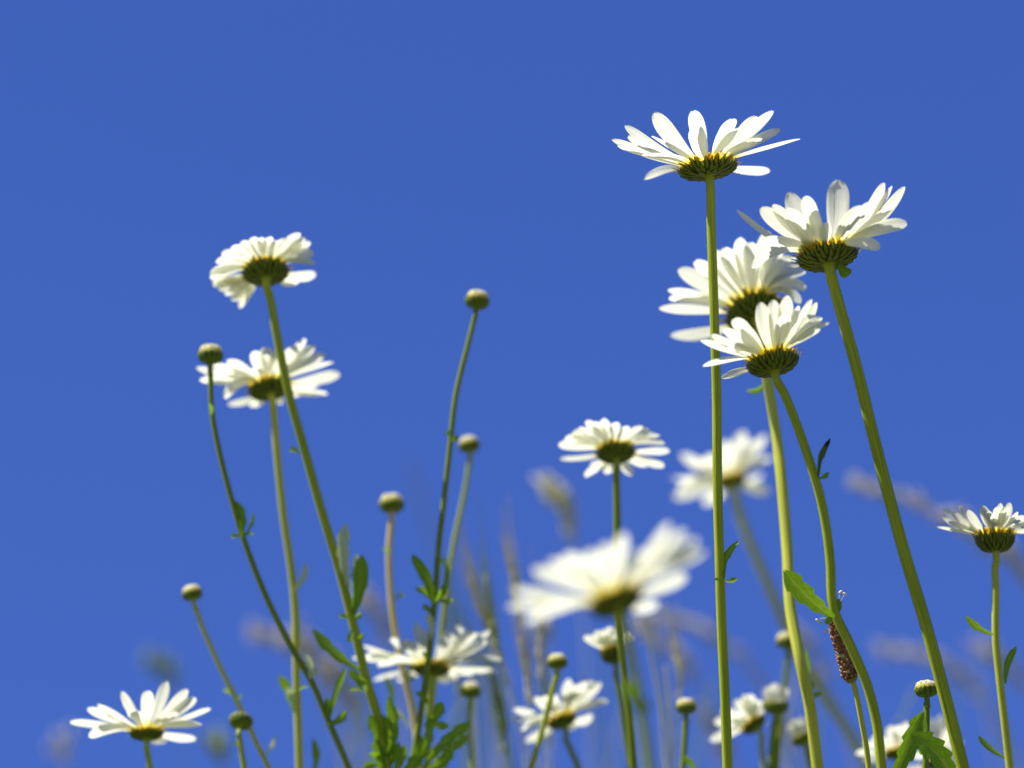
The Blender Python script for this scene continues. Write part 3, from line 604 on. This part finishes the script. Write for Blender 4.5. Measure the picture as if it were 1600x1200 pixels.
grass('yellowish blurred tuft at the bottom between the corner daisy and the dark round bud', 78, 1.4, [(338, 1165), (342, 1185), (346, 1220)], 3, B_, 'grassg', 6, 0.6, 26)
grass('brownish blurred grass head just under the large blurred daisy', 79, 1.3, [(848, 985), (852, 1005), (856, 1060), (858, 1200)], 4, B_, 'grasst', 26, 0.18, 16)
grass('faint green blurred stalk behind the two slender bud stalks', 80, 1.7, [(640, 720), (690, 900), (725, 1050), (745, 1210)], 9, 'bare', 'grassg')
grass('faint green blurred stalk leaning behind the yellowish bud', 81, 1.5, [(690, 880), (740, 1000), (775, 1100), (800, 1210)], 9, 'bare', 'grassg')
grass('mauve blurred grass behind the plantain spike, leaning left', 82, 1.45, [(1240, 985), (1262, 1010), (1290, 1070), (1325, 1150), (1345, 1220)], 10, B_, 'grassp', 30, 0.5, 14)
grass('thin pale blurred straw rising just left of the soft long-petalled daisy', 83, 1.3, [(590, 985), (606, 1060), (622, 1140), (634, 1210)], 6, 'bare', 'grasst', 10, 0.5, 10)
grass('pale blurred straw between the yellowish bud and the low central daisy, leaning left', 84, 0.97, [(738, 900), (770, 1000), (800, 1100), (822, 1210)], 4, 'awn', 'grasst', 18, 0.6, 24)
grass('upright pale bearded grass directly under the left tip of the large blurred daisy', 85, 0.94, [(800, 880), (812, 960), (822, 1080), (830, 1210)], 4, 'awn', 'grasst', 18, 0.5, 26)
grass('greenish bearded grass behind the stalk of the olive bud', 86, 1.05, [(848, 1060), (856, 1120), (862, 1210)], 5, 'awn', 'grassg', 18, 0.8, 24)
grass('wide mauve blurred grass rising at the stem of the large blurred daisy', 87, 1.5, [(1000, 985), (1045, 1010), (1085, 1060), (1110, 1130), (1125, 1210)], 10, B_, 'grassp', 34, 0.5, 16)
grass('greenish blurred blade between the two tan straws and the half-open daisy stem', 88, 1.3, [(905, 1060), (930, 1130), (945, 1210)], 9, 'bare', 'grassg', 10, 0.5, 10)
grass('pale mauve blurred grass low between the left leafy stems and the corner', 89, 1.55, [(520, 1040), (545, 1080), (575, 1140), (590, 1210)], 10, B_, 'grassp', 34, 0.6, 18)
grass('tan blurred grass head at the right edge directly below the small daisy petals', 90, 1.35, [(1500, 812), (1545, 850), (1595, 900), (1640, 1000), (1660, 1210)], 5, B_, 'grasst', 34, 0.35, 18)
grass('mauve blurred grass leaning left behind the low plain-stalk bud', 91, 1.5, [(1100, 1110), (1120, 1140), (1140, 1180), (1155, 1220)], 9, B_, 'grassp', 24, 0.7, 16)
grass('greenish blurred streak behind the soft long-petalled daisy, leaning left', 92, 1.5, [(700, 930), (735, 1030), (760, 1120), (780, 1210)], 12, 'bare', 'grassg', 10, 0.5, 10)
grass('pale green bearded grass right of the yellowish bud near the bottom edge', 93, 0.95, [(775, 1110), (785, 1150), (792, 1210)], 5, 'awn', 'grassg', 16, 0.8, 20)
grass('fine pale green grass wisp left of the low central daisy', 94, 0.94, [(758, 905), (775, 1000), (790, 1100), (800, 1210)], 3, 'awn', 'grassg', 14, 0.5, 26)
grass('fine pale grass wisp running up behind the low central daisy', 95, 0.96, [(842, 960), (846, 1050), (850, 1130), (852, 1210)], 3, 'awn', 'grasst', 12, 0.5, 24)
grass('pale straw wisp low between the tan straws and the low bud on its plain stalk', 96, 0.96, [(1055, 1010), (1062, 1080), (1060, 1210)], 3, 'awn', 'grasst', 10, 0.7, 22)
grass('pale green wisp rising between the yellowish bud and the slender bud stalks', 97, 0.97, [(708, 1000), (716, 1080), (722, 1210)], 3, 'awn', 'grassg', 12, 0.6, 24)
rg = random.Random(99)
for i in range(30):                                        # the tangle of short blades along the bottom of the view
    x = rg.uniform(480, 1120) if i < 22 else rg.uniform(1120, 1590); y = rg.uniform(985, 1130); Dg = rg.uniform(0.98, 1.5); l = rg.gauss(0, 28)
    grass('short faint blurred grass stalk among the tangle along the bottom edge', 200 + i, Dg,
          [(x, y), (x - l*0.4, y + (1210 - y)*0.4), (x - l, 1215)], rg.uniform(4, 8), 'bare', ('grassg', 'grassg', 'grasst')[i % 3], name='grass_stalk', group='short blurred grass stalks along the bottom edge')
